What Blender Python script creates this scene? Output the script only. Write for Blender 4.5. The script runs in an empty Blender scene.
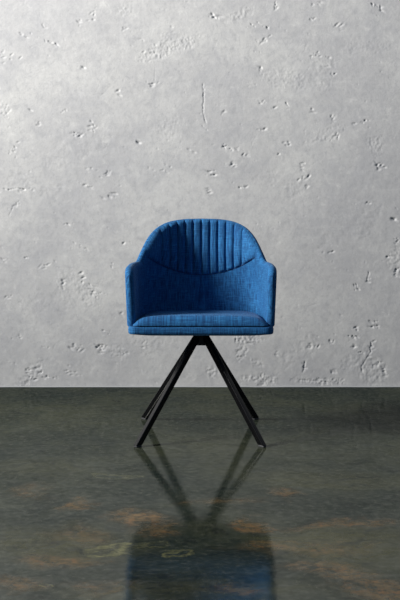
import bpy, bmesh, math, random
import numpy as np
from mathutils import Vector, Matrix
random.seed(7); rng = np.random.RandomState(11)
S = bpy.context.scene
COL = S.collection

# ------------------------------------------------------------------ camera frame (400 x 600)
F, CX, HY, CAMZ, CAMY = 1100.0, 200.0, 200.0, 0.93, -4.40
WALL_Y = 1.07
DW = WALL_Y - CAMY
def wall_pt(px, py): return (px-CX)/F*DW, CAMZ-(py-HY)/F*DW
def floor_pt(px, py):
    D = F*CAMZ/(py-HY); return (px-CX)/F*D, CAMY+D

cam = bpy.data.objects.new('camera', bpy.data.cameras.new('camera')); COL.objects.link(cam)
cam.location = (0, CAMY, CAMZ); cam.rotation_euler = (math.pi/2, 0, 0)
cam.data.sensor_fit = 'VERTICAL'; cam.data.sensor_height = 36; cam.data.sensor_width = 24
cam.data.lens = 36*F/600; cam.data.shift_y = -100/600
S.camera = cam

# ------------------------------------------------------------------ node helpers
class NT:
    def __init__(s, name):
        s.m = bpy.data.materials.new(name); s.m.use_nodes = True
        s.t = s.m.node_tree; s.b = s.t.nodes['Principled BSDF']; s.out = s.t.nodes['Material Output']
    def n(s, kind, **kw):
        nd = s.t.nodes.new(kind)
        for k, v in kw.items():
            if k.startswith('i_'):
                nd.inputs[k[2:].replace('_', ' ')].default_value = v
            else: setattr(nd, k, v)
        return nd
    def l(s, a, b): s.t.links.new(a, b)
    def put(s, sock, v):
        if hasattr(v, 'is_output') or hasattr(v, 'links'): s.l(v, sock)
        else: sock.default_value = v
    def math(s, op, a, b=0.0, c=None, clamp=False):
        nd = s.n('ShaderNodeMath', operation=op); nd.use_clamp = clamp
        s.put(nd.inputs[0], a); s.put(nd.inputs[1], b)
        if c is not None: s.put(nd.inputs[2], c)
        return nd.outputs[0]
    def mix(s, f, a, b, mode='MIX'):
        nd = s.n('ShaderNodeMix', data_type='RGBA', blend_type=mode)
        s.put(nd.inputs[0], f)
        s.put(nd.inputs[6], a if hasattr(a, 'links') else (*a, 1)); s.put(nd.inputs[7], b if hasattr(b, 'links') else (*b, 1))
        return nd.outputs[2]
    def noise(s, vec, scale, detail=4, rough=.5, dist=0.0):
        nd = s.n('ShaderNodeTexNoise'); nd.inputs['Scale'].default_value = scale
        nd.inputs['Detail'].default_value = detail; nd.inputs['Roughness'].default_value = rough
        nd.inputs['Distortion'].default_value = dist; s.l(vec, nd.inputs['Vector']); return nd
    def ramp(s, v, lo, hi):
        nd = s.n('ShaderNodeMapRange', interpolation_type='SMOOTHSTEP')
        s.l(v, nd.inputs[0]); nd.inputs[1].default_value = lo; nd.inputs[2].default_value = hi
        return nd.outputs[0]
    def mapping(s, vec, scale=(1,1,1), loc=(0,0,0), rot=(0,0,0)):
        nd = s.n('ShaderNodeMapping'); s.l(vec, nd.inputs[0])
        nd.inputs['Scale'].default_value = scale; nd.inputs['Location'].default_value = loc; nd.inputs['Rotation'].default_value = rot
        return nd.outputs[0]
    def bump(s, h, strength, dist, prev=None):
        nd = s.n('ShaderNodeBump'); nd.inputs['Strength'].default_value = strength; nd.inputs['Distance'].default_value = dist
        s.l(h, nd.inputs['Height'])
        if prev: s.l(prev, nd.inputs['Normal'])
        return nd.outputs[0]

def lin(r, g, b):
    f = lambda c: (c/255/12.92) if c/255 <= .04045 else ((c/255+.055)/1.055)**2.4
    return f(r), f(g), f(b)

# ------------------------------------------------------------------ materials
def mat_wall():
    t = NT('plaster'); co = t.n('ShaderNodeTexCoord').outputs['Object']
    n1 = t.noise(co, 1.7, 5, .55, .6).outputs['Fac']; n2 = t.noise(co, 7, 6, .62, .8).outputs['Fac']
    n3 = t.noise(co, 60, 5, .7).outputs['Fac']
    st = t.noise(t.mapping(co, (1.2, 1, 6), rot=(0, .35, 0)), 4, 5, .6, .7).outputs['Fac']
    c = t.mix(t.ramp(n1, .35, .65), WALL_A, WALL_B)
    c = t.mix(t.math('MULTIPLY', t.ramp(n2, .42, .7), .45), c, WALL_C)
    c = t.mix(t.math('MULTIPLY', t.ramp(st, .5, .72), .2), c, WALL_D)
    n6 = t.noise(co, 24, 7, .75, .6).outputs['Fac']
    c = t.mix(t.math('MULTIPLY', t.ramp(n6, .48, .68), .5), c, lin(166, 167, 170))
    c = t.mix(t.math('MULTIPLY', t.ramp(n6, .46, .30), .5), c, lin(212, 212, 210))
    c = t.mix(t.math('MULTIPLY', t.ramp(n3, .5, .75), .45), c, WALL_E)
    t.l(c, t.b.inputs['Base Color'])
    t.b.inputs['Roughness'].default_value = .8; t.b.inputs['Specular IOR Level'].default_value = .2
    nb = t.noise(co, 9, 6, .6, .5).outputs['Fac']; nf = t.noise(co, 110, 4, .6).outputs['Fac']
    b1 = t.bump(nb, .2, .006); b2 = t.bump(nf, .2, .0015, b1)
    t.l(b2, t.b.inputs['Normal'])
    return t.m
WALL_A, WALL_B = lin(184, 184, 185), lin(198, 198, 197)
WALL_C, WALL_D, WALL_E = lin(170, 171, 175), lin(208, 208, 207), lin(160, 161, 163)

def mat_floor():
    t = NT('polished_concrete'); co = t.n('ShaderNodeTexCoord').outputs['Object']
    w = t.noise(co, 3.2, 5, .6).outputs['Color']
    wv = t.n('ShaderNodeVectorMath', operation='SUBTRACT'); t.l(w, wv.inputs[0]); wv.inputs[1].default_value = (.5, .5, .5)
    ws = t.n('ShaderNodeVectorMath', operation='SCALE'); t.l(wv.outputs[0], ws.inputs[0]); ws.inputs['Scale'].default_value = .42
    wa = t.n('ShaderNodeVectorMath', operation='ADD'); t.l(co, wa.inputs[0]); t.l(ws.outputs[0], wa.inputs[1])
    wc = wa.outputs[0]
    n1 = t.noise(wc, 1.6, 6, .6).outputs['Fac']; n2 = t.noise(wc, 6, 7, .65).outputs['Fac']; n3 = t.noise(co, 45, 6, .7).outputs['Fac']
    c = t.mix(t.ramp(n1, .35, .66), lin(46, 55, 53), lin(74, 78, 62))
    c = t.mix(t.math('MULTIPLY', t.ramp(n2, .45, .68), .55), c, lin(46, 57, 54))
    c = t.mix(t.math('MULTIPLY', t.ramp(n3, .45, .7), .6), c, lin(100, 102, 94))
    n5 = t.noise(t.mapping(wc, (1, 1.5, 1)), 13, 8, .75, .3).outputs['Fac']
    c = t.mix(t.math('MULTIPLY', t.ramp(n5, .5, .36), .65), c, lin(34, 40, 40))
    # mineral stains in the slab, each at its own place on the floor
    def blob(px, py, w_, h_, soft=.5):
        x, y = floor_pt(px, py); D = y-CAMY
        a = w_/F*D; y2 = floor_pt(px, py+h_)[1]; b = abs(y-y2)
        mp = t.mapping(wc, (1/a, 1/b, 0), (-x/a, -y/b, 0))
        ln = t.n('ShaderNodeVectorMath', operation='LENGTH'); t.l(mp, ln.inputs[0])
        return ln.outputs['Value']
    def patch(px, py, w_, h_):
        d = blob(px, py, w_, h_)
        nd = t.n('ShaderNodeMapRange', interpolation_type='SMOOTHSTEP'); t.l(d, nd.inputs[0])
        nd.inputs[1].default_value = 1.35; nd.inputs[2].default_value = .2
        return nd.outputs[0]
    def total(lst):
        s = None
        for a in lst:
            m = t.math('MULTIPLY', patch(*a[:4]), a[4]); s = m if s is None else t.math('ADD', s, m)
        return s
    brk = t.ramp(t.noise(wc, 11, 7, .7, .4).outputs['Fac'], .34, .60)
    olive = total([(60, 545, 95, 22, .8), (335, 545, 90, 26, .9), (200, 596, 220, 8, .4), (330, 480, 90, 14, .4), (40, 470, 60, 12, .3)])
    c = t.mix(t.math('MULTIPLY', t.math('MULTIPLY', olive, .7, clamp=True), t.ramp(n5, .3, .6)), c, lin(106, 102, 68))
    brk = t.math('MULTIPLY', brk, t.math('ADD', t.math('MULTIPLY', t.ramp(t.noise(t.mapping(co, (1, 1.4, 1)), 34, 8, .8, .6).outputs['Fac'], .36, .60), .8), .2))
    rust = total([(300, 548, 70, 8, .5), (70, 535, 40, 8, .4), (220, 500, 30, 5, .3), (110, 590, 40, 8, .4), (85, 505, 22, 6, .8), (30, 492, 26, 7, .35), (135, 518, 30, 8, 1), (60, 562, 45, 9, .75), (262, 522, 20, 8, .9), (160, 530, 20, 8, .5),
                  (285, 496, 26, 6, .7), (345, 522, 55, 6, .65), (330, 572, 60, 12, .9), (375, 590, 40, 12, .8), (240, 596, 30, 8, .4), (10, 590, 40, 10, .5)])
    c = t.mix(t.math('MULTIPLY', rust, brk, clamp=True), c, lin(158, 126, 86))
    br2 = t.ramp(t.noise(co, 26, 7, .75, .5).outputs['Fac'], .5, .66)
    c = t.mix(t.math('MULTIPLY', t.math('MULTIPLY', rust, br2, clamp=True), .6), c, lin(176, 122, 78))
    # cream mineral rings
    for (px, py, w_, h_, k) in [(106, 547, 20, 5.5, .75), (180, 551, 12, 3.5, .5), (45, 590, 10, 2, .6), (150, 545, 14, 3, .4), (112, 478, 14, 3.5, .25)]:
        d = blob(px, py, w_, h_)
        ring = t.math('SUBTRACT', 1.0, t.math('MULTIPLY', t.math('ABSOLUTE', t.math('SUBTRACT', d, .85)), 2.6), clamp=True)
        c = t.mix(t.math('MULTIPLY', t.math('MULTIPLY', ring, brk), k), c, lin(176, 172, 120))
    # fine scratches
    wvn = t.noise(t.mapping(co, (1, 9, 1), rot=(0, 0, .5)), 14, 4, .8, 1.5).outputs['Fac']
    c = t.mix(t.math('MULTIPLY', t.ramp(wvn, .68, .74), .35), c, lin(130, 134, 130))
    dark = t.mix(1.0, c, FLOOR_TINT, 'MULTIPLY')
    dif = t.n('ShaderNodeBsdfDiffuse'); t.l(dark, dif.inputs['Color'])
    gl = t.n('ShaderNodeBsdfGlossy'); gl.inputs['Color'].default_value = (.97, 1, .93, 1)
    t.l(t.math('ADD', t.math('MULTIPLY', t.ramp(n2, .3, .7), .05), FLOOR_R), gl.inputs['Roughness'])
    # the slab is polished less towards the wall, and unevenly everywhere
    sep = t.n('ShaderNodeSeparateXYZ'); t.l(wc, sep.inputs[0])
    worn = t.n('ShaderNodeMapRange', interpolation_type='SMOOTHSTEP'); t.l(sep.outputs[1], worn.inputs[0])
    worn.inputs[1].default_value = .95; worn.inputs[2].default_value = -.55; worn.inputs[3].default_value = .60; worn.inputs[4].default_value = 1.25
    n4 = t.noise(t.mapping(wc, (1, 1.6, 1)), 9, 8, .72, .4).outputs['Fac']
    f = t.math('ADD', t.math('MULTIPLY', t.ramp(n1, .3, .7), .03), FLOOR_K)
    f = t.math('MULTIPLY', f, worn.outputs[0])
    f = t.math('MULTIPLY', f, t.math('ADD', t.math('MULTIPLY', t.ramp(n4, .3, .7), .45), .78))
    f = t.math('MULTIPLY', f, t.math('ADD', t.math('MULTIPLY', t.ramp(n3, .3, .7), .26), .87))
    ms = t.n('ShaderNodeMixShader'); t.l(f, ms.inputs[0]); t.l(dif.outputs[0], ms.inputs[1]); t.l(gl.outputs[0], ms.inputs[2])
    t.l(ms.outputs[0], t.out.inputs[0])
    b1 = t.bump(t.noise(co, 5, 3, .5).outputs['Fac'], .10, .004)
    b2 = t.bump(n3, .10, .0012, b1)
    t.l(b2, dif.inputs['Normal']); t.l(b2, gl.inputs['Normal'])
    return t.m
FLOOR_TINT = (.56, .56, .53); FLOOR_R = .045; FLOOR_K = .085

def mat_fabric(name, k=1.0):
    t = NT(name); uv = t.n('ShaderNodeUVMap').outputs[0]
    a = t.noise(t.mapping(uv, (270, 18, 1)), 1, 3, .7).outputs['Fac']     # vertical slubs
    b = t.noise(t.mapping(uv, (20, 300, 1)), 1, 3, .7).outputs['Fac']     # horizontal slubs
    g = t.noise(uv, 300, 2, .6).outputs['Fac']
    big = t.noise(uv, 9, 4, .6).outputs['Fac']
    c = t.mix(t.ramp(a, .36, .66), tuple(v*k for v in lin(13, 61, 106)), tuple(v*k for v in lin(38, 110, 166)))
    c = t.mix(t.math('MULTIPLY', t.ramp(b, .5, .72), .5), c, tuple(v*k for v in lin(64, 140, 196)))
    c = t.mix(t.math('MULTIPLY', t.ramp(b, .5, .3), .5), c, tuple(v*k for v in lin(8, 42, 86)))
    c = t.mix(t.math('MULTIPLY', t.ramp(big, .4, .7), .25), c, tuple(v*k for v in lin(14, 68, 124)))
    t.l(c, t.b.inputs['Base Color'])
    t.b.inputs['Roughness'].default_value = .85; t.b.inputs['Specular IOR Level'].default_value = .25
    t.b.inputs['Sheen Weight'].default_value = .06; t.b.inputs['Sheen Roughness'].default_value = .5
    t.b.inputs['Sheen Tint'].default_value = (.55, .76, 1, 1)
    s = t.math('ADD', t.math('ADD', a, b), t.math('MULTIPLY', g, .8))
    b1 = t.bump(s, .5, .0012); b2 = t.bump(t.noise(uv, 22, 3, .5).outputs['Fac'], .35, .003, b1)
    t.l(b2, t.b.inputs['Normal'])
    return t.m
def mat_simple(name, col, rough, metal=0, spec=.5, nscale=300, bump=.05):
    t = NT(name); co = t.n('ShaderNodeTexCoord').outputs['Object']
    n = t.noise(co, nscale, 3, .6).outputs['Fac']
    c = t.mix(t.math('MULTIPLY', n, .4), col, tuple(v*.6 for v in col)); t.l(c, t.b.inputs['Base Color'])
    t.b.inputs['Roughness'].default_value = rough; t.b.inputs['Metallic'].default_value = metal
    t.b.inputs['Specular IOR Level'].default_value = spec
    t.l(t.bump(n, bump, .0006), t.b.inputs['Normal']); return t.m

M_wall, M_floor = mat_wall(), mat_floor()
M_fab = mat_fabric('blue_woven_fabric')
M_thread = mat_simple('navy_piping', lin(16, 52, 98), .8)
M_metal = mat_simple('black_powder_coat', lin(5, 5, 7), .25, 0, .36)
M_plate = mat_simple('black_steel', lin(10, 10, 11), .5, 0, .4)
M_glide = mat_simple('grey_plastic', lin(62, 63, 66), .45)
M_bead = mat_simple('sealant', lin(170, 172, 174), .6)

# ------------------------------------------------------------------ mesh helpers
def link(name, me, m, parent=None, smooth=True):
    o = bpy.data.objects.new(name, me); COL.objects.link(o)
    if m: me.materials.append(m)
    if smooth: me.polygons.foreach_set('use_smooth', [True]*len(me.polygons))
    if parent: o.parent = parent
    return o
def grid_mesh(name, P, closed_u=False, closed_v=False, uv=None):
    """P: (nu, nv, 3) array of points"""
    nu, nv = P.shape[:2]
    me = bpy.data.meshes.new(name)
    I = np.arange(nu*nv).reshape(nu, nv)
    A = np.concatenate([I, I[:1]], 0) if closed_u else I
    A = np.concatenate([A, A[:, :1]], 1) if closed_v else A
    q = np.stack([A[:-1, :-1], A[1:, :-1], A[1:, 1:], A[:-1, 1:]], -1).reshape(-1, 4)
    me.from_pydata(P.reshape(-1, 3).tolist(), [], q.tolist())
    if uv is not None:
        L = me.uv_layers.new(name='UVMap'); flat = uv.reshape(-1, 2)
        L.data.foreach_set('uv', flat[q.reshape(-1)].astype(np.float32).reshape(-1))
    me.update(); return me
def vnoise(x, y, sc, seed):
    r = np.random.RandomState(seed); G = r.rand(256, 256)
    X, Y = x*sc+500, y*sc+500; xi, yi = np.floor(X).astype(int), np.floor(Y).astype(int)
    fx, fy = X-xi, Y-yi; fx = fx*fx*(3-2*fx); fy = fy*fy*(3-2*fy)
    g = lambda a, b: G[a % 256, b % 256]
    return (g(xi, yi)*(1-fx)+g(xi+1, yi)*fx)*(1-fy)+(g(xi, yi+1)*(1-fx)+g(xi+1, yi+1)*fx)*fy - .5
def fbm(x, y, sc, seed, oc=4, r=.5):
    s = 0; a = 1
    for k in range(oc): s = s+a*vnoise(x, y, sc*2**k, seed+k); a *= r
    return s
def sm(a, b, v):
    t = np.clip((v-a)/(b-a), 0, 1); return t*t*(3-2*t)

# ------------------------------------------------------------------ wall with real relief
dense_x = np.arange(-1.22, 1.2201, .0036); dense_z = np.concatenate([np.arange(0, 2.10, .0036)])
gx = np.concatenate([np.linspace(-4.5, -1.3, 24), dense_x, np.linspace(1.3, 4.5, 24)])
gz = np.concatenate([dense_z, np.linspace(2.2, 3.6, 12)])
X, Z = np.meshgrid(gx, gz, indexing='ij')
H = .0024*fbm(X, Z, 2.2, 3, 2)+.0005*fbm(X+.3*fbm(X, Z, 3, 40, 2), Z, 9, 8, 4, .55)
H += .0004*fbm(X, Z, 45, 20, 3)
def near(x, z, r):
    i0, i1 = np.searchsorted(gx, [x-r, x+r]); k0, k1 = np.searchsorted(gz, [z-r, z+r])
    return slice(i0, i1), slice(k0, k1)
def pit(px, py, r, depth, ax=1.0, ang=0.0):
    """a gouge of radius r px and depth mm, stretched ax times along ang (degrees, picture sense)"""
    x, z = wall_pt(px, py); r = .78*r/F*DW
    si = near(x, z, r*ax*2.4+.01); a = math.radians(ang)
    u = (X[si]-x)*math.cos(a)+(Z[si]-z)*math.sin(a); v = -(X[si]-x)*math.sin(a)+(Z[si]-z)*math.cos(a)
    j = fbm(X[si], Z[si], 70, int(px*7+py) % 900, 2)*r*1.4
    d = np.sqrt((u/ax)**2+v**2)+j*.6
    g = np.exp(-(d/r)**2)
    rim = np.exp(-((d-1.7*r)/(.6*r))**2)
    H[si] += (-1.0*g*depth+.08*rim*depth)/1000
def cluster(px, py, w, h, n, r=.9, depth=2.6, ang=0):
    a = math.radians(ang)
    for _ in range(n):
        u, v = rng.normal(0, w*.5), rng.normal(0, h*.5)
        pit(px+u*math.cos(a)+v*math.sin(a), py-u*math.sin(a)+v*math.cos(a), r*rng.uniform(.6, 1.35), depth*rng.uniform(.5, 1.3),
            rng.uniform(1.1, 3.2), ang+rng.uniform(-45, 45))
def rough(px, py, w, h, amp=1.2, ang=0, sc=60, seed=5):
    x, z = wall_pt(px, py); w = w/F*DW; h = h/F*DW; si = near(x, z, max(w, h)*2); a = math.radians(ang)
    u = (X[si]-x)*math.cos(a)+(Z[si]-z)*math.sin(a); v = -(X[si]-x)*math.sin(a)+(Z[si]-z)*math.cos(a)
    d = np.sqrt((u/w)**2+(v/h)**2)+1.0*fbm(X[si], Z[si], 16, seed, 3)
    m = 1-sm(.55, 1.15, d)
    H[si] += m*(amp*1.7*fbm(X[si], Z[si], sc*1.35, seed+2, 3, .6)-.3*amp)/1000
def crack(pts, r=.7, depth=2.2):
    for (a, b) in zip(pts[:-1], pts[1:]):
        L = math.hypot(b[0]-a[0], b[1]-a[1]); n = max(2, int(L/1.1)); an = math.degrees(math.atan2(-(b[1]-a[1]), b[0]-a[0]))
        for k in range(n):
            s = k/n; pit(a[0]+(b[0]-a[0])*s+rng.normal(0, .3), a[1]+(b[1]-a[1])*s, r*rng.uniform(.7, 1.2), depth*rng.uniform(.4, 1.1), 1.8, an)

for c in [(24, 34, 8, 4, 5), (52, 43, 9, 2, 7, .9, 3, -28), (7, 58, 12, 6, 9, .9, 3), (79, 22, 4, 4, 4), (92, 15, 8, 6, 6, .9, 3, 30), (84, 66, 3, 3, 3, 1, 3),
          (46, 26, 4, 2, 3), (150, 53, 8, 3, 8, 1, 3), (153, 84, 6, 3, 5, 1.1, 3.4), (125, 28, 3, 2, 3, 1, 3.4), (119, 92, 2, 3, 3, .9, 3), (142, 40, 5, 2, 3), (171, 28, 4, 5, 4, .8, 2, 60),
          (215, 16, 6, 3, 8, 1.1, 4, -30), (258, 26, 16, 2, 9, .8, 3, -5), (266, 40, 9, 3, 8, .9, 3.2, 20), (261, 68, 3, 3, 4), (276, 6, 2, 7, 4), (318, 4, 5, 3, 5),
          (376, 6, 7, 3, 9, 1, 3.6, -40), (340, 26, 3, 4, 5, .9, 2.6), (316, 54, 7, 4, 9, .8, 2.6, 30), (328, 62, 2, 6, 4), (334, 75, 3, 4, 4), (311, 18, 6, 4, 5),
          (31, 110, 1, 1, 2, 1, 3), (38, 124, 2, 3, 4, .9, 3.4), (64, 110, 3, 4, 4, .8, 2.2), (78, 135, 8, 3, 9, 1, 3.6, 0), (92, 127, 3, 7, 8, .9, 3.2, 10),
          (14, 150, 4, 10, 8, .9, 2.4, -25), (18, 190, 20, 2, 12, .9, 3.2, 4), (90, 187, 12, 2, 8, .8, 2.2, -20), (89, 168, 8, 2, 5, .8, 2, -12), (5, 112, 8, 6, 10, .8, 2.2, 50),
          (139, 143, 2, 1, 3, 1.2, 3.4), (105, 175, 9, 2, 7, .9, 3, 25), (113, 196, 8, 3, 7, .9, 3), (168, 170, 10, 4, 6, .8, 2), (194, 152, 4, 4, 4),
          (264, 129, 5, 2, 4, 1.1, 3.2), (287, 144, 3, 4, 4, 1, 3), (280, 153, 3, 2, 3, .9, 3), (230, 148, 12, 3, 14, .9, 3.2, -15), (243, 154, 4, 2, 5, .9, 3),
          (235, 165, 4, 3, 6, 1, 3.2), (212, 173, 4, 3, 8, 1, 3.2), (210, 190, 3, 3, 5, 1.1, 3.2), (242, 187, 10, 1, 8, .8, 3, 0), (223, 112, 7, 2, 4, .8, 2, 30), (262, 102, 8, 2, 6, .8, 2.2), (274, 108, 3, 2, 4), (288, 106, 2, 3, 3),
          (312, 110, 2, 3, 3), (333, 119, 2, 5, 5, .9, 3, 20), (362, 122, 10, 2, 9, .8, 2.8, 8), (335, 137, 8, 2, 6, .9, 2.6, 35), (379, 166, 5, 3, 9, 1.1, 4),
          (302, 166, 2, 4, 5, .9, 3, -10), (303, 178, 6, 3, 7, .9, 3, 20), (307, 186, 2, 3, 4),
          (68, 224, 5, 1, 4), (16, 206, 8, 3, 6, .8, 2, 35), (45, 266, 4, 2, 4), (26, 258, 3, 2, 3), (82, 247, 7, 2, 6, .8, 2, -20),
          (62, 285, 3, 8, 8, 1, 3, -10), (83, 278, 3, 6, 8, 1, 3, 10), (90, 292, 4, 8, 9, 1, 3, -20), (8, 296, 4, 6, 4), (99, 295, 3, 5, 5), (4, 260, 3, 2, 3),
          (76, 348, 5, 4, 8, 1.1, 3.6), (98, 347, 4, 3, 6, 1, 3), (18, 335, 5, 4, 6, .8, 2), (48, 347, 6, 1, 4, .7, 2), (28, 370, 3, 5, 6, .9, 3), (33, 376, 7, 4, 10, .9, 3.2, 40), (40, 370, 3, 4, 5, .9, 3), (51, 377, 9, 2, 9, .8, 2.8), (27, 382, 3, 3, 4, 1, 3), (68, 370, 3, 4, 5), (76, 374, 6, 3, 5),
          (121, 314, 1, 1, 2, 1, 3.2), (106, 331, 3, 2, 4), (101, 349, 8, 4, 12, 1, 3.4, 0), (124, 353, 5, 2, 6, .8, 2.6), (145, 344, 4, 6, 7, .8, 2.2),
          (131, 243, 0.1, 0.1, 1), (123, 243, 3, 1, 4, .9, 3, 20), (112, 267, 2, 2, 2),
          (394, 219, 3, 3, 6, 1.1, 3.8), (388, 257, 4, 2, 5), (397, 272, 3, 6, 8, 1, 3), (356, 287, 4, 3, 7, 1, 3, -40), (368, 279, 2, 4, 5, .9, 2.4), (331, 252, 3, 2, 4), (368, 203, 3, 1, 3), (398, 240, 4, 8, 8),
          (357, 328, 2, 5, 6, .9, 3, 10), (356, 336, 5, 3, 8, .9, 3), (353, 347, 3, 3, 6, .9, 3), (360, 351, 8, 2, 8, .8, 2.6, -20), (376, 325, 5, 5, 10, .9, 2.6), (330, 341, 4, 4, 6, .9, 2.6, 45),
          (314, 346, 6, 2, 7, .9, 3, 15), (304, 368, 2, 6, 6, .9, 3, 15), (333, 372, 3, 2, 4), (377, 364, 6, 2, 8, .9, 3, 35), (384, 371, 3, 5, 8, .9, 3), (370, 349, 3, 7, 7, .9, 2.6, -20), (277, 355, 2, 3, 3)]:
    cluster(*c)
for c in [(124, 10, 10, 14, 1.0, 0, 75, 31), (173, 46, 34, 8, 1.3, 22, 70, 33), (180, 40, 16, 10, .9, 0, 75, 35), (238, 16, 16, 5, .9, 25, 60, 37), (285, 80, 22, 10, .7, 0, 70, 39), (368, 46, 26, 7, .5, 0, 70, 41),
          (5, 110, 10, 14, .9, 50, 70, 43), (325, 75, 20, 14, .6, 40, 40, 44), (325, 135, 26, 6, .9, 25, 60, 45), (378, 146, 10, 12, .9, 0, 75, 47), (165, 128, 14, 10, .5, 0, 70, 49),
          (268, 178, 20, 8, .5, 10, 40, 51), (293, 185, 12, 14, .6, 40, 45, 52), (80, 290, 28, 12, 1.0, -30, 45, 53), (30, 375, 20, 8, 1.2, 40, 60, 55),
          (355, 365, 22, 14, 1.0, 25, 45, 57), (326, 381, 22, 4, 2.0, 0, 75, 59), (250, 379, 24, 7, 2.6, 0, 70, 61), (252, 339, 18, 5, 2.4, 0, 75, 63), (243, 350, 7, 8, 2.0, 0, 70, 64),
          (212, 372, 8, 10, 2.0, -20, 65, 65), (256, 364, 14, 5, 1.2, -40, 55, 66), (300, 380, 14, 3, 1.2, 0, 60, 67), (303, 350, 20, 12, .8, 25, 40, 68), (373, 372, 14, 14, 1.2, 40, 45, 69), (355, 230, 40, 12, .6, 35, 30, 70),
          (30, 185, 30, 10, .6, -10, 40, 71), (75, 150, 40, 14, .5, 30, 26, 72), (395, 262, 8, 16, 1.2, 0, 60, 73), (150, 340, 24, 14, .6, 20, 45, 74), (50, 300, 40, 14, .5, 15, 30, 75), (180, 375, 20, 5, .7, 0, 50, 76), (115, 352, 16, 6, .9, -10, 55, 77)]:
    rough(*c)
crack([(203, 84), (204, 100), (203, 112), (206, 124)], .8, 2.6)
crack([(203, 126), (207, 131)], .7, 1.6)
crack([(371, 343), (371, 352), (367, 358), (362, 366), (362, 372)], .8, 2.4)
crack([(300, 380), (314, 381), (330, 382)], .7, 2.4)
crack([(9, 216), (14, 206), (20, 200)], .7, 1.6)
crack([(276, 0), (275, 9)], .6, 2)
crack([(305, 362), (303, 373)], .8, 2.4)
crack([(369, 272), (367, 281)], .7, 2)
crack([(272, 300), (276, 308)], .6, 1.4)
crack([(155, 68), (155, 82)], .6, 1.2)
crack([(8, 190), (18, 188), (27, 190)], .7, 2)
for _ in range(420):                                   # small pinholes everywhere
    pit(rng.uniform(-20, 420), rng.uniform(-20, 385), rng.uniform(.5, .9), rng.uniform(.4, 1.6), rng.uniform(1, 2), rng.uniform(0, 180))
for _ in range(46):                                    # faint trowel scratches
    x0, y0 = rng.uniform(0, 400), rng.uniform(0, 380); a = math.radians(rng.choice([25, 40, -15, 60])+rng.uniform(-12, 12)); L = rng.uniform(8, 22)
    crack([(x0, y0), (x0+L*math.cos(a), y0-L*math.sin(a))], .6, rng.uniform(.3, .7))
edge = sm(-1.22, -1.12, X)*(1-sm(1.12, 1.22, X))*(1-sm(2.0, 2.1, Z))
H *= edge
P = np.stack([X, WALL_Y-H, Z], -1)
wall = link('wall_back', grid_mesh('wall_back', P[::-1]), M_wall); wall['kind'] = 'structure'
# thickness behind the plaster face
def box_bm(bm, x0, x1, y0, y1, z0, z1):
    v = [bm.verts.new(p) for p in [(x0,y0,z0),(x1,y0,z0),(x1,y1,z0),(x0,y1,z0),(x0,y0,z1),(x1,y0,z1),(x1,y1,z1),(x0,y1,z1)]]
    for f in [(3,2,1,0),(4,5,6,7),(0,1,5,4),(1,2,6,5),(2,3,7,6),(3,0,4,7)]: bm.faces.new([v[i] for i in f])
def bm_obj(name, bm, m, parent=None, bevel=0, seg=3, smooth=True, sub=0):
    if bevel: bmesh.ops.bevel(bm, geom=bm.edges[:], offset=bevel, segments=seg, affect='EDGES', profile=.5)
    bmesh.ops.recalc_face_normals(bm, faces=bm.faces)
    me = bpy.data.meshes.new(name); bm.to_mesh(me); bm.free()
    return link(name, me, m, parent, smooth)
bm = bmesh.new(); box_bm(bm, -4.5, 4.5, -7.5, WALL_Y+.15, -.12, 0)
fl = bm_obj('floor', bm, M_floor, smooth=False); fl['kind'] = 'structure'
# thin pale sealant bead where plaster meets slab
n = 500; xs = np.linspace(-4.5, 4.5, n); prof = [(0, .0), (-.007, .0), (-.0065, .0025), (-.004, .005), (0, .006)]
PB = np.zeros((n, len(prof), 3))
for k, (dy, z) in enumerate(prof):
    PB[:, k, 0] = xs; PB[:, k, 1] = WALL_Y-.002+dy*(1+.25*vnoise(xs, xs*0, 9, 3)); PB[:, k, 2] = z*(1+.5*vnoise(xs, xs*0, 14, 5))
tr = link('trim_1', grid_mesh('trim_1', PB), M_bead); tr['kind'] = 'structure'

# ------------------------------------------------------------------ the armchair
chair = bpy.data.objects.new('armchair', None); COL.objects.link(chair); chair.empty_display_size = .2
chair.location = (0, .006, 0)
chair['label'] = 'blue fabric tub armchair with channelled back and splayed black legs on polished floor'
chair['category'] = 'chair'

HT = .0165                                             # half thickness of the padded shell
YF = -.215
def W_(z): return .2655+.010*np.clip((z-.45)/.23, 0, 1)
def YB(z):
    t = np.clip((z-.43)/.42, 0, 1); return .215+.050*t+.012*np.sin(t*math.pi)
YC = -.165
def EX(z):
    t = np.clip((z-.46)/.27, 0, 1); t = t*t*(3-2*t); return 2/(6.0-3.5*t)
# plan path: parameter c in [0, 1]: 0 = front of an arm, 1 = middle of the back
CN = 900
def plan(c, z):
    """c: signed -1..1 (0 = back centre, +-1 = arm fronts)"""
    a = np.abs(c); sgn = np.sign(c)
    W, B = W_(z), YB(z)
    k = .10                                            # share of the straight front piece
    a2 = np.clip(a/(1-k), 0, 1); th = a2*math.pi/2     # 0 back .. pi/2 side
    e = EX(z)
    x = W*np.sin(th)**e; y = YC+(B-YC)*np.maximum(np.cos(th), 0)**e
    st = np.clip((a-(1-k))/k, 0, 1)
    y = np.where(a > 1-k, YC+(YF-YC)*st, y)
    return sgn*x, y
def M(c, z):
    x, y = plan(c, z); return np.stack([x, y, z+0*x], -1)
def NRM(c, z):
    e = 1e-3
    du = M(c+e, z)-M(c-e, z); dv = M(c, z+e)-M(c, z-e)
    n = np.cross(du, dv); n /= np.linalg.norm(n, axis=-1, keepdims=True)+1e-12
    return n
tx = np.array([0, .063, .100, .130, .158, .183, .203, .219, .232, .243, .250, .2545, .260, .27, .30])
tz = np.array([.8515, .8500, .8465, .841, .831, .816, .796, .772, .744, .714, .694, .683, .679, .680, .680])
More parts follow.
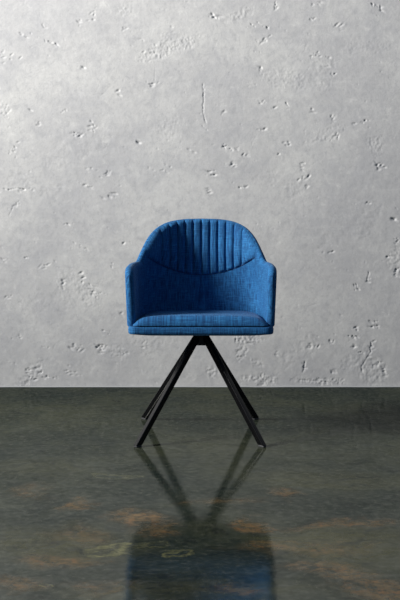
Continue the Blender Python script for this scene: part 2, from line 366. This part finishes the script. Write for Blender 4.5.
def ztop(c):
    z = np.full_like(c, .68)
    for _ in range(30):
        x, y = plan(c, z); z = .5*z+.5*np.interp(np.abs(x), tx, tz)
    x, y = plan(c, z); x = np.abs(x)
    arm = .680-.004*np.clip((-.05-y)/.15, 0, 1)
    z = np.where(x > .255, arm, z)
    R = .050; d = y-YF
    z = np.where(d < R, z-(R-np.sqrt(np.maximum(R*R-(R-np.minimum(d, R))**2, 0))), z)
    return z
ZB = .444
# arc-length sampled columns, clustered at the arm fronts
cc = np.linspace(-1, 1, 4001); mp = M(cc, np.full_like(cc, .6)); arc = np.concatenate([[0], np.cumsum(np.linalg.norm(np.diff(mp, axis=0), axis=1))])
LT = arc[-1]
NU = 420
u = np.linspace(0, 1, NU); q = .03
def ease(u):                                            # cosine spacing at both ends over a share q of the length
    w = np.ones_like(u); m = 25
    ends = .02*(1-np.cos(np.linspace(0, math.pi/2, m)))/1
    mid = np.linspace(.02, LT-.02, NU-2*m+2)[1:-1]
    return np.concatenate([ends, mid, LT-ends[::-1]])
al = ease(u); cs = np.interp(al, arc, cc)
cs[0] = -1; cs[-1] = 1
zt_raw = ztop(cs)
# smooth the top line slightly (upholstered edge), leave the arm fronts
zt = zt_raw.copy()
for _ in range(6):
    z2 = zt.copy(); z2[30:-30] = (zt[29:-31]+2*zt[30:-30]+zt[31:-29])/4; zt = z2
NV = 110
def vs(h):                                              # metres from the bottom, cosine spaced within .02 of both ends
    m = 14; e = .02*(1-np.cos(np.linspace(0, math.pi/2, m)))
    out = np.zeros((len(h), NV))
    for i, hh in enumerate(h):
        s = min(1, hh/.06); mid = np.linspace(.02*s, hh-.02*s, NV-2*m+2)[1:-1]
        out[i] = np.concatenate([e*s, mid, hh-e[::-1]*s])
    return out
V = vs(zt-ZB); Zs = ZB+V
Cg = np.repeat(cs[:, None], NV, 1); Ag = np.repeat(al[:, None], NV, 1)
mid = M(Cg, Zs); nr = NRM(np.clip(Cg, -.998, .998), Zs)
# nr must point outwards (away from the sitter)
cen = np.array([0, -.1, .6]); flip = np.sign(((mid-cen)*nr).sum(-1, keepdims=True)); flip[flip == 0] = 1; nr = nr*flip
# distance to the free edge
slope = np.gradient(zt, al); cosn = 1/np.sqrt(1+slope**2)
def prof(d, R=HT): 
    t = np.clip(1-d/R, 0, 1); return np.sqrt(np.maximum(1-t*t, 0))
dtop = (zt[:, None]-Zs)*np.clip(cosn, .35, 1)[:, None]; dbot = (Zs-ZB); dend = np.minimum(Ag, LT-Ag)
half = HT*prof(dtop)*prof(dend)*(.35+.65*prof(dbot, .012))
# weave coordinate: arc length from the middle of the back, measured at each height
ZT_ = np.linspace(.42, .87, 40); CT_ = np.linspace(-1, 1, 1201)
AT_ = []
for zz in ZT_:
    q_ = M(CT_, np.full_like(CT_, zz)); a_ = np.concatenate([[0], np.cumsum(np.linalg.norm(np.diff(q_, axis=0), axis=1))]); AT_.append(a_-a_[600])
AT_ = np.array(AT_)
def arc_at(c, z):
    zi = np.clip((z-.42)/.45*39, 0, 38.999); z0_ = zi.astype(int); fz = zi-z0_
    ci = np.clip((c+1)/2*1200, 0, 1199.999); c0_ = ci.astype(int); fc = ci-c0_
    g = lambda i, j: AT_[i, j]
    return (g(z0_, c0_)*(1-fc)+g(z0_, c0_+1)*fc)*(1-fz)+(g(z0_+1, c0_)*(1-fc)+g(z0_+1, c0_+1)*fc)*fz
# soft fabric irregularities
wr = .0011*fbm(Ag*1.0, Zs, 14, 90, 3)
outer = mid+nr*(half)[..., None]*1.0
px_ = mid[..., 0]
def zseam(x): return np.minimum(.612+.047*(np.abs(x)/.175)**2, .72)
inner_h = half*1.0+(wr+.0006)*np.clip(half/HT, 0, 1)
inner = mid-nr*inner_h[..., None]
loop = np.concatenate([outer, inner[:, ::-1]], 1)       # closed section
uvA = np.stack([arc_at(Cg, Zs)+1, Zs], -1); uvl = np.concatenate([uvA, uvA[:, ::-1]+np.array([2.0, 0])], 1)
me = grid_mesh('shell', loop, closed_v=True, uv=uvl)
shell = link('backrest_shell', me, M_fab, chair)
bmx = bmesh.new(); bmx.from_mesh(me); bmesh.ops.remove_doubles(bmx, verts=bmx.verts, dist=1e-5)
bmesh.ops.recalc_face_normals(bmx, faces=bmx.faces); bmx.to_mesh(me); bmx.free()

# channel tufted panel over the upper inner back
CH0, NCH = .178, 10; CWD = 2*CH0/NCH
xm = .238
nU, nV = 560, 90
# columns by x on the mid surface at z=.72
ct = np.linspace(-.9, .9, 3000); xt = plan(ct, np.full_like(ct, .78))[0]
xcols = np.linspace(-xm, xm, nU); ccol = np.interp(xcols, xt, ct)
zt_c = np.interp(ccol, cs, zt)
za = zseam(xcols); zb_ = zt_c-.003
zb_ = np.maximum(zb_, za+.004)
tt = np.linspace(0, 1, nV); tt = .5-.5*np.cos(tt*math.pi)*.35-.5*(1-2*tt)*.65
Zp = za[:, None]+(zb_-za)[:, None]*tt[None]
XX = np.repeat(xcols[:, None], nV, 1)
Cp = np.sign(XX)*np.arcsin(np.clip(np.abs(XX)/W_(Zp), 0, 1)**(1/EX(Zp)))*2/math.pi*.9; mp_ = M(Cp, Zp); np_ = NRM(Cp, Zp)
fl_ = np.sign(((mp_-cen)*np_).sum(-1, keepdims=True)); np_ = np_*fl_
alp = np.interp(ccol, cs, al); sl = np.abs(np.interp(ccol, cs, cosn))
dt = (zt_c[:, None]-Zp)*np.clip(sl, .35, 1)[:, None]
hf = HT*prof(dt)
Xn = np.repeat(xcols[:, None], nV, 1)
# channels fan slightly outwards towards the top
fan = 1+.035*(Zp-.66)/.18
ph = (Xn/fan+CH0)/CWD; fr = ph-np.floor(ph); tri = np.abs(2*fr-1)       # 1 at the seams
inside = sm(-.02, .02, ph)*(1-sm(NCH-.02, NCH+.02, ph))
puff = .0090*(1-tri**3.6)
side = np.minimum(np.abs(ph), np.abs(ph-NCH))                            # distance to the outermost seams in channel widths
plain = .0105*np.clip(1-np.exp(-side*3.2), 0, 1)
hgt = np.where((ph > 0) & (ph < NCH), puff, plain)
dseam = Zp-za[:, None]; dside = np.minimum(xm-np.abs(Xn), 1)
ed = prof(np.clip(dseam, 0, None), .016)*(1-np.exp(-np.maximum(dside, 0)/.006))*np.clip(dt/.016, 0, 1)**.5
off = hf+hgt*ed-.0015*(1-ed)+.0006*fbm(Xn, Zp, 30, 70, 3)*ed
Pp = mp_-np_*off[..., None]
uvp = np.stack([arc_at(Cp, Zp)+4, Zp], -1)
# closed pad: a back face buried inside the shell padding
Pb = mp_-np_*(hf*.4)[..., None]
lp = np.concatenate([Pp, Pb[:, ::-1]], 1); uvq = np.concatenate([uvp, uvp[:, ::-1]], 1)
me = grid_mesh('pad', lp, closed_v=True, uv=uvq)
bmx = bmesh.new(); bmx.from_mesh(me)
bmesh.ops.holes_fill(bmx, edges=[e for e in bmx.edges if e.is_boundary], sides=0)
bmesh.ops.recalc_face_normals(bmx, faces=bmx.faces); bmx.to_mesh(me); bmx.free()
pad = link('back_cushion', me, M_fab, chair); pad['label'] = 'upper back pad stitched into ten upright channels'

# tube helper
def tube(name, pts, r, m, parent, seg=8):
    pts = [Vector(p) for p in pts]; n = len(pts); P = np.zeros((n, seg, 3))
    for i, p in enumerate(pts):
        d = (pts[min(i+1, n-1)]-pts[max(i-1, 0)]).normalized(); a = d.cross(Vector((0, 1, .01))).normalized(); b = d.cross(a)
        rr = r*(.2 if i in (0, n-1) else 1)
        for k in range(seg):
            t = 2*math.pi*k/seg; P[i, k] = p+a*math.cos(t)*rr+b*math.sin(t)*rr
    return link(name, grid_mesh(name, P, closed_v=True), m, parent)
# curved seam under the channels
sp = []
for i in range(0, nU, 6):
    o_ = mp_[i, 0]-np_[i, 0]*(HT+.0006); sp.append(o_)
tube('seam', sp, .0013, M_thread, pad)

# seat: upholstered base rim and domed cushion ------------------------------------------------
def dplan(W, YB_, YF_, rc, n=220, e=2/2.45, yc=-.165):
    """closed D-shaped outline with rounded front corners, as (n,2)"""
    pts = []
    for th in np.linspace(-math.pi/2, math.pi/2, 120):
        s, c = math.sin(th), math.cos(th)
        pts.append((math.copysign(abs(s)**e, s)*W, yc+(YB_-yc)*max(c, 0)**e))
    for a in np.linspace(0, math.pi/2, 16): pts.append((W-rc+rc*math.cos(a), YF_+rc-rc*math.sin(a)))
    for a in np.linspace(math.pi/2, math.pi, 16): pts.append((-(W-rc)+rc*math.cos(a), YF_+rc-rc*math.sin(a)))
    pts = np.array(pts); pts = np.concatenate([pts, pts[:1]])
    L = np.concatenate([[0], np.cumsum(np.linalg.norm(np.diff(pts, axis=0), axis=1))]); s = np.linspace(0, L[-1], n, endpoint=False)
    return np.stack([np.interp(s, L, pts[:, 0]), np.interp(s, L, pts[:, 1])], -1), s
def insetted(ring, d):
    t = np.roll(ring, -1, 0)-np.roll(ring, 1, 0); t /= np.linalg.norm(t, axis=1, keepdims=True)
    nn = np.stack([-t[:, 1], t[:, 0]], -1); c = ring.mean(0)
    sg = np.sign(((c-ring)*nn).sum(1)); sg = np.where(sg.sum() > 0, 1, -1)
    return ring+nn*sg*d
ring, sarc = dplan(.2775, .222, -.236, .030, e=2/5)
rows, uvs = [], []
R0 = .011; z0, z1 = .4185, .4490
prof_b = [(.20, z0-.004)]
prof_b = [(None, z0-.006, .0), (None, z0-.006, .35), (None, z0-.005, .75)]
def add_row(r2, z, v): rows.append(np.column_stack([r2, np.full(len(r2), z) if np.isscalar(z) else z])); uvs.append(np.column_stack([sarc, np.full(len(r2), v)]))
c0 = np.array([0, -.03])
for f_ in (.02, .3, .6, .8, .9): add_row(c0+(insetted(ring, R0)-c0)*f_, z0-.018*(1-f_**3), z0-.2*(1-f_))
for a in np.linspace(-90, 90, 15):
    a = math.radians(a); zc = (z0+z1)/2; hz = (z1-z0)/2
    # rounded rectangle section
    add_row(insetted(ring, R0*(1-abs(math.cos(a))**.55)), zc+hz*math.copysign(abs(math.sin(a))**.7, a), zc+hz*math.sin(a))
for f_ in (.9, .6, .3, .02): add_row(c0+(insetted(ring, R0)-c0)*f_, z1, z1+.2*(1-f_))
P = np.stack(rows, 0); me = grid_mesh('base', P, closed_v=True, uv=np.stack(uvs, 0))
bmx = bmesh.new(); bmx.from_mesh(me); bmesh.ops.holes_fill(bmx, edges=[e for e in bmx.edges if e.is_boundary], sides=0)
bmesh.ops.recalc_face_normals(bmx, faces=bmx.faces); bmx.to_mesh(me); bmx.free()
base = link('seat_base', me, M_fab, chair)

ring, sarc = dplan(.2600, .212, -.2345, .022, e=2/7)
rows, uvs = [], []
zc0 = .4500
def cush_row(f_, z):
    r2 = c0+(ring-c0)*f_; rows.append(np.column_stack([r2, z if not np.isscalar(z) else np.full(len(r2), z)]))
    uvs.append(np.column_stack([r2[:, 0]+8, r2[:, 1]]))
cush_row(.02, zc0+.004); cush_row(.9, zc0+.004)
frs = np.concatenate([1-np.linspace(0, 1, 34)**2.0*.5, np.linspace(.48, .02, 24)])
sidef = np.clip((np.abs(ring[:, 0])-.12)/.14, 0, 1)     # the crown falls towards the arms
for f_ in frs:
    r2 = c0+(ring-c0)*f_
    edge_h = .0345*(1-np.clip(1-(1-f_)/.15, 0, 1)**2.2)**.5    # tight front roll
    crown = .007*(1-(np.abs(r2[:, 0])/.26)**2.2)*(1-np.clip(f_, 0, 1)**3)**.6
    tail = -.019*np.clip((r2[:, 1]+.20)/.38, 0, 1)
    z = zc0+.001+edge_h*(1-.60*np.clip(np.abs(r2[:, 0])/.255, 0, 1)**8)+crown+tail+.0012*fbm(r2[:, 0], r2[:, 1], 12, 60, 3)*(1-f_**6)
    rows.append(np.column_stack([r2, z])); uvs.append(np.column_stack([r2[:, 0]+8, r2[:, 1]-z*1.0]))
P = np.stack(rows, 0); me = grid_mesh('cushion', P, closed_v=True, uv=np.stack(uvs, 0))
bmx = bmesh.new(); bmx.from_mesh(me); bmesh.ops.holes_fill(bmx, edges=[e for e in bmx.edges if e.is_boundary], sides=0)
bmesh.ops.recalc_face_normals(bmx, faces=bmx.faces); bmx.to_mesh(me); bmx.free()
cush = link('seat_cushion', me, M_fab, chair)

# swivel base ------------------------------------------------------------------------------
def box_obj(name, x0, x1, y0, y1, z0, z1, m, parent, bev=.002, taper=0):
    bm = bmesh.new(); box_bm(bm, x0, x1, y0, y1, z0, z1)
    for v in bm.verts:
        if v.co.z < (z0+z1)/2: v.co.x *= 1-taper; v.co.y *= 1-taper
    return bm_obj(name, bm, m, parent, bev, 3, smooth=False)
box_obj('mounting_plate', -.093, .103, -.098, .098, .3985, .4085, M_plate, chair, .003)
hub = box_obj('swivel_hub', -.019, .029, -.024, .024, .350, .3990, M_plate, chair, .003, 0)

def leg(sx, sy):
    top = Vector((sx*.011+.005, sy*.014, .392)); bot = Vector((sx*.2345, sy*.262, .006))
    d = (bot-top).normalized(); rad = Vector((sx, sy, 0)).normalized()
    tang = rad.cross(Vector((0, 0, 1))).normalized(); w = tang.cross(d).normalized()
    a, b = .0095, .0120                                  # half sizes: across, in the leg's own plane
    bm = bmesh.new(); vs_ = []
    for base_, zpl in ((top, .3985), (bot, .006)):
        for (i, j) in ((-1,-1), (1,-1), (1,1), (-1,1)):
            p = base_+tang*a*i+w*b*j; p = p+d*((zpl-p.z)/d.z)       # cut level at both ends
            vs_.append(bm.verts.new(p))
    for f in [(3,2,1,0),(4,5,6,7),(0,1,5,4),(1,2,6,5),(2,3,7,6),(3,0,4,7)]: bm.faces.new([vs_[i] for i in f])
    lg = bm_obj('leg', bm, M_metal, chair, .0028, 3, smooth=False)
    # level foot glide below the cut end
    bm = bmesh.new(); c = sum((v for v in [bot]), Vector()); ll = []
    for z in (0.0, .0065):
        for (i, j) in ((-1,-1), (1,-1), (1,1), (-1,1)):
            p = bot+tang*a*.85*i+w*b*.85*j; p = p+d*((.006-p.z)/d.z); ll.append(bm.verts.new((p.x, p.y, z)))
    for f in [(3,2,1,0),(4,5,6,7),(0,1,5,4),(1,2,6,5),(2,3,7,6),(3,0,4,7)]: bm.faces.new([ll[i] for i in f])
    g = bm_obj('foot_glide', bm, M_glide, lg, .001, 2, smooth=False)
    g['label'] = 'small grey plastic glide under the leg end'
for sx, sy in ((-1, -1), (1, -1), (1, 1), (-1, 1)): leg(sx, sy)
for o in (shell, pad, base, cush):                      # the seat is swivelled a touch on its base
    o.location.x = .005; o.rotation_euler.z = math.radians(-.5)

# ------------------------------------------------------------------ light
def area(name, loc, target, sx, sy, power, col):
    l = bpy.data.lights.new(name, 'AREA'); l.shape = 'RECTANGLE'; l.size = sx; l.size_y = sy; l.energy = power; l.color = col
    o = bpy.data.objects.new(name, l); COL.objects.link(o); o.location = loc
    o.rotation_euler = (Vector(target)-Vector(loc)).to_track_quat('-Z', 'Y').to_euler(); return o
area('window_daylight', (-5.5, -1.6, 3.4), (2.5, 1.07, 3.3), 1.5, 1.5, 425, (1, .975, .935)).data.spread = math.radians(104)
w = bpy.data.worlds.new('world'); S.world = w; w.use_nodes = True
w.node_tree.nodes['Background'].inputs[0].default_value = (.50, .70, 1, 1); w.node_tree.nodes['Background'].inputs[1].default_value = .16
S.view_settings.view_transform = 'Standard'; S.view_settings.look = 'None'; S.view_settings.gamma = 1
S.view_settings.use_curve_mapping = False; S.view_settings.exposure = 0.0
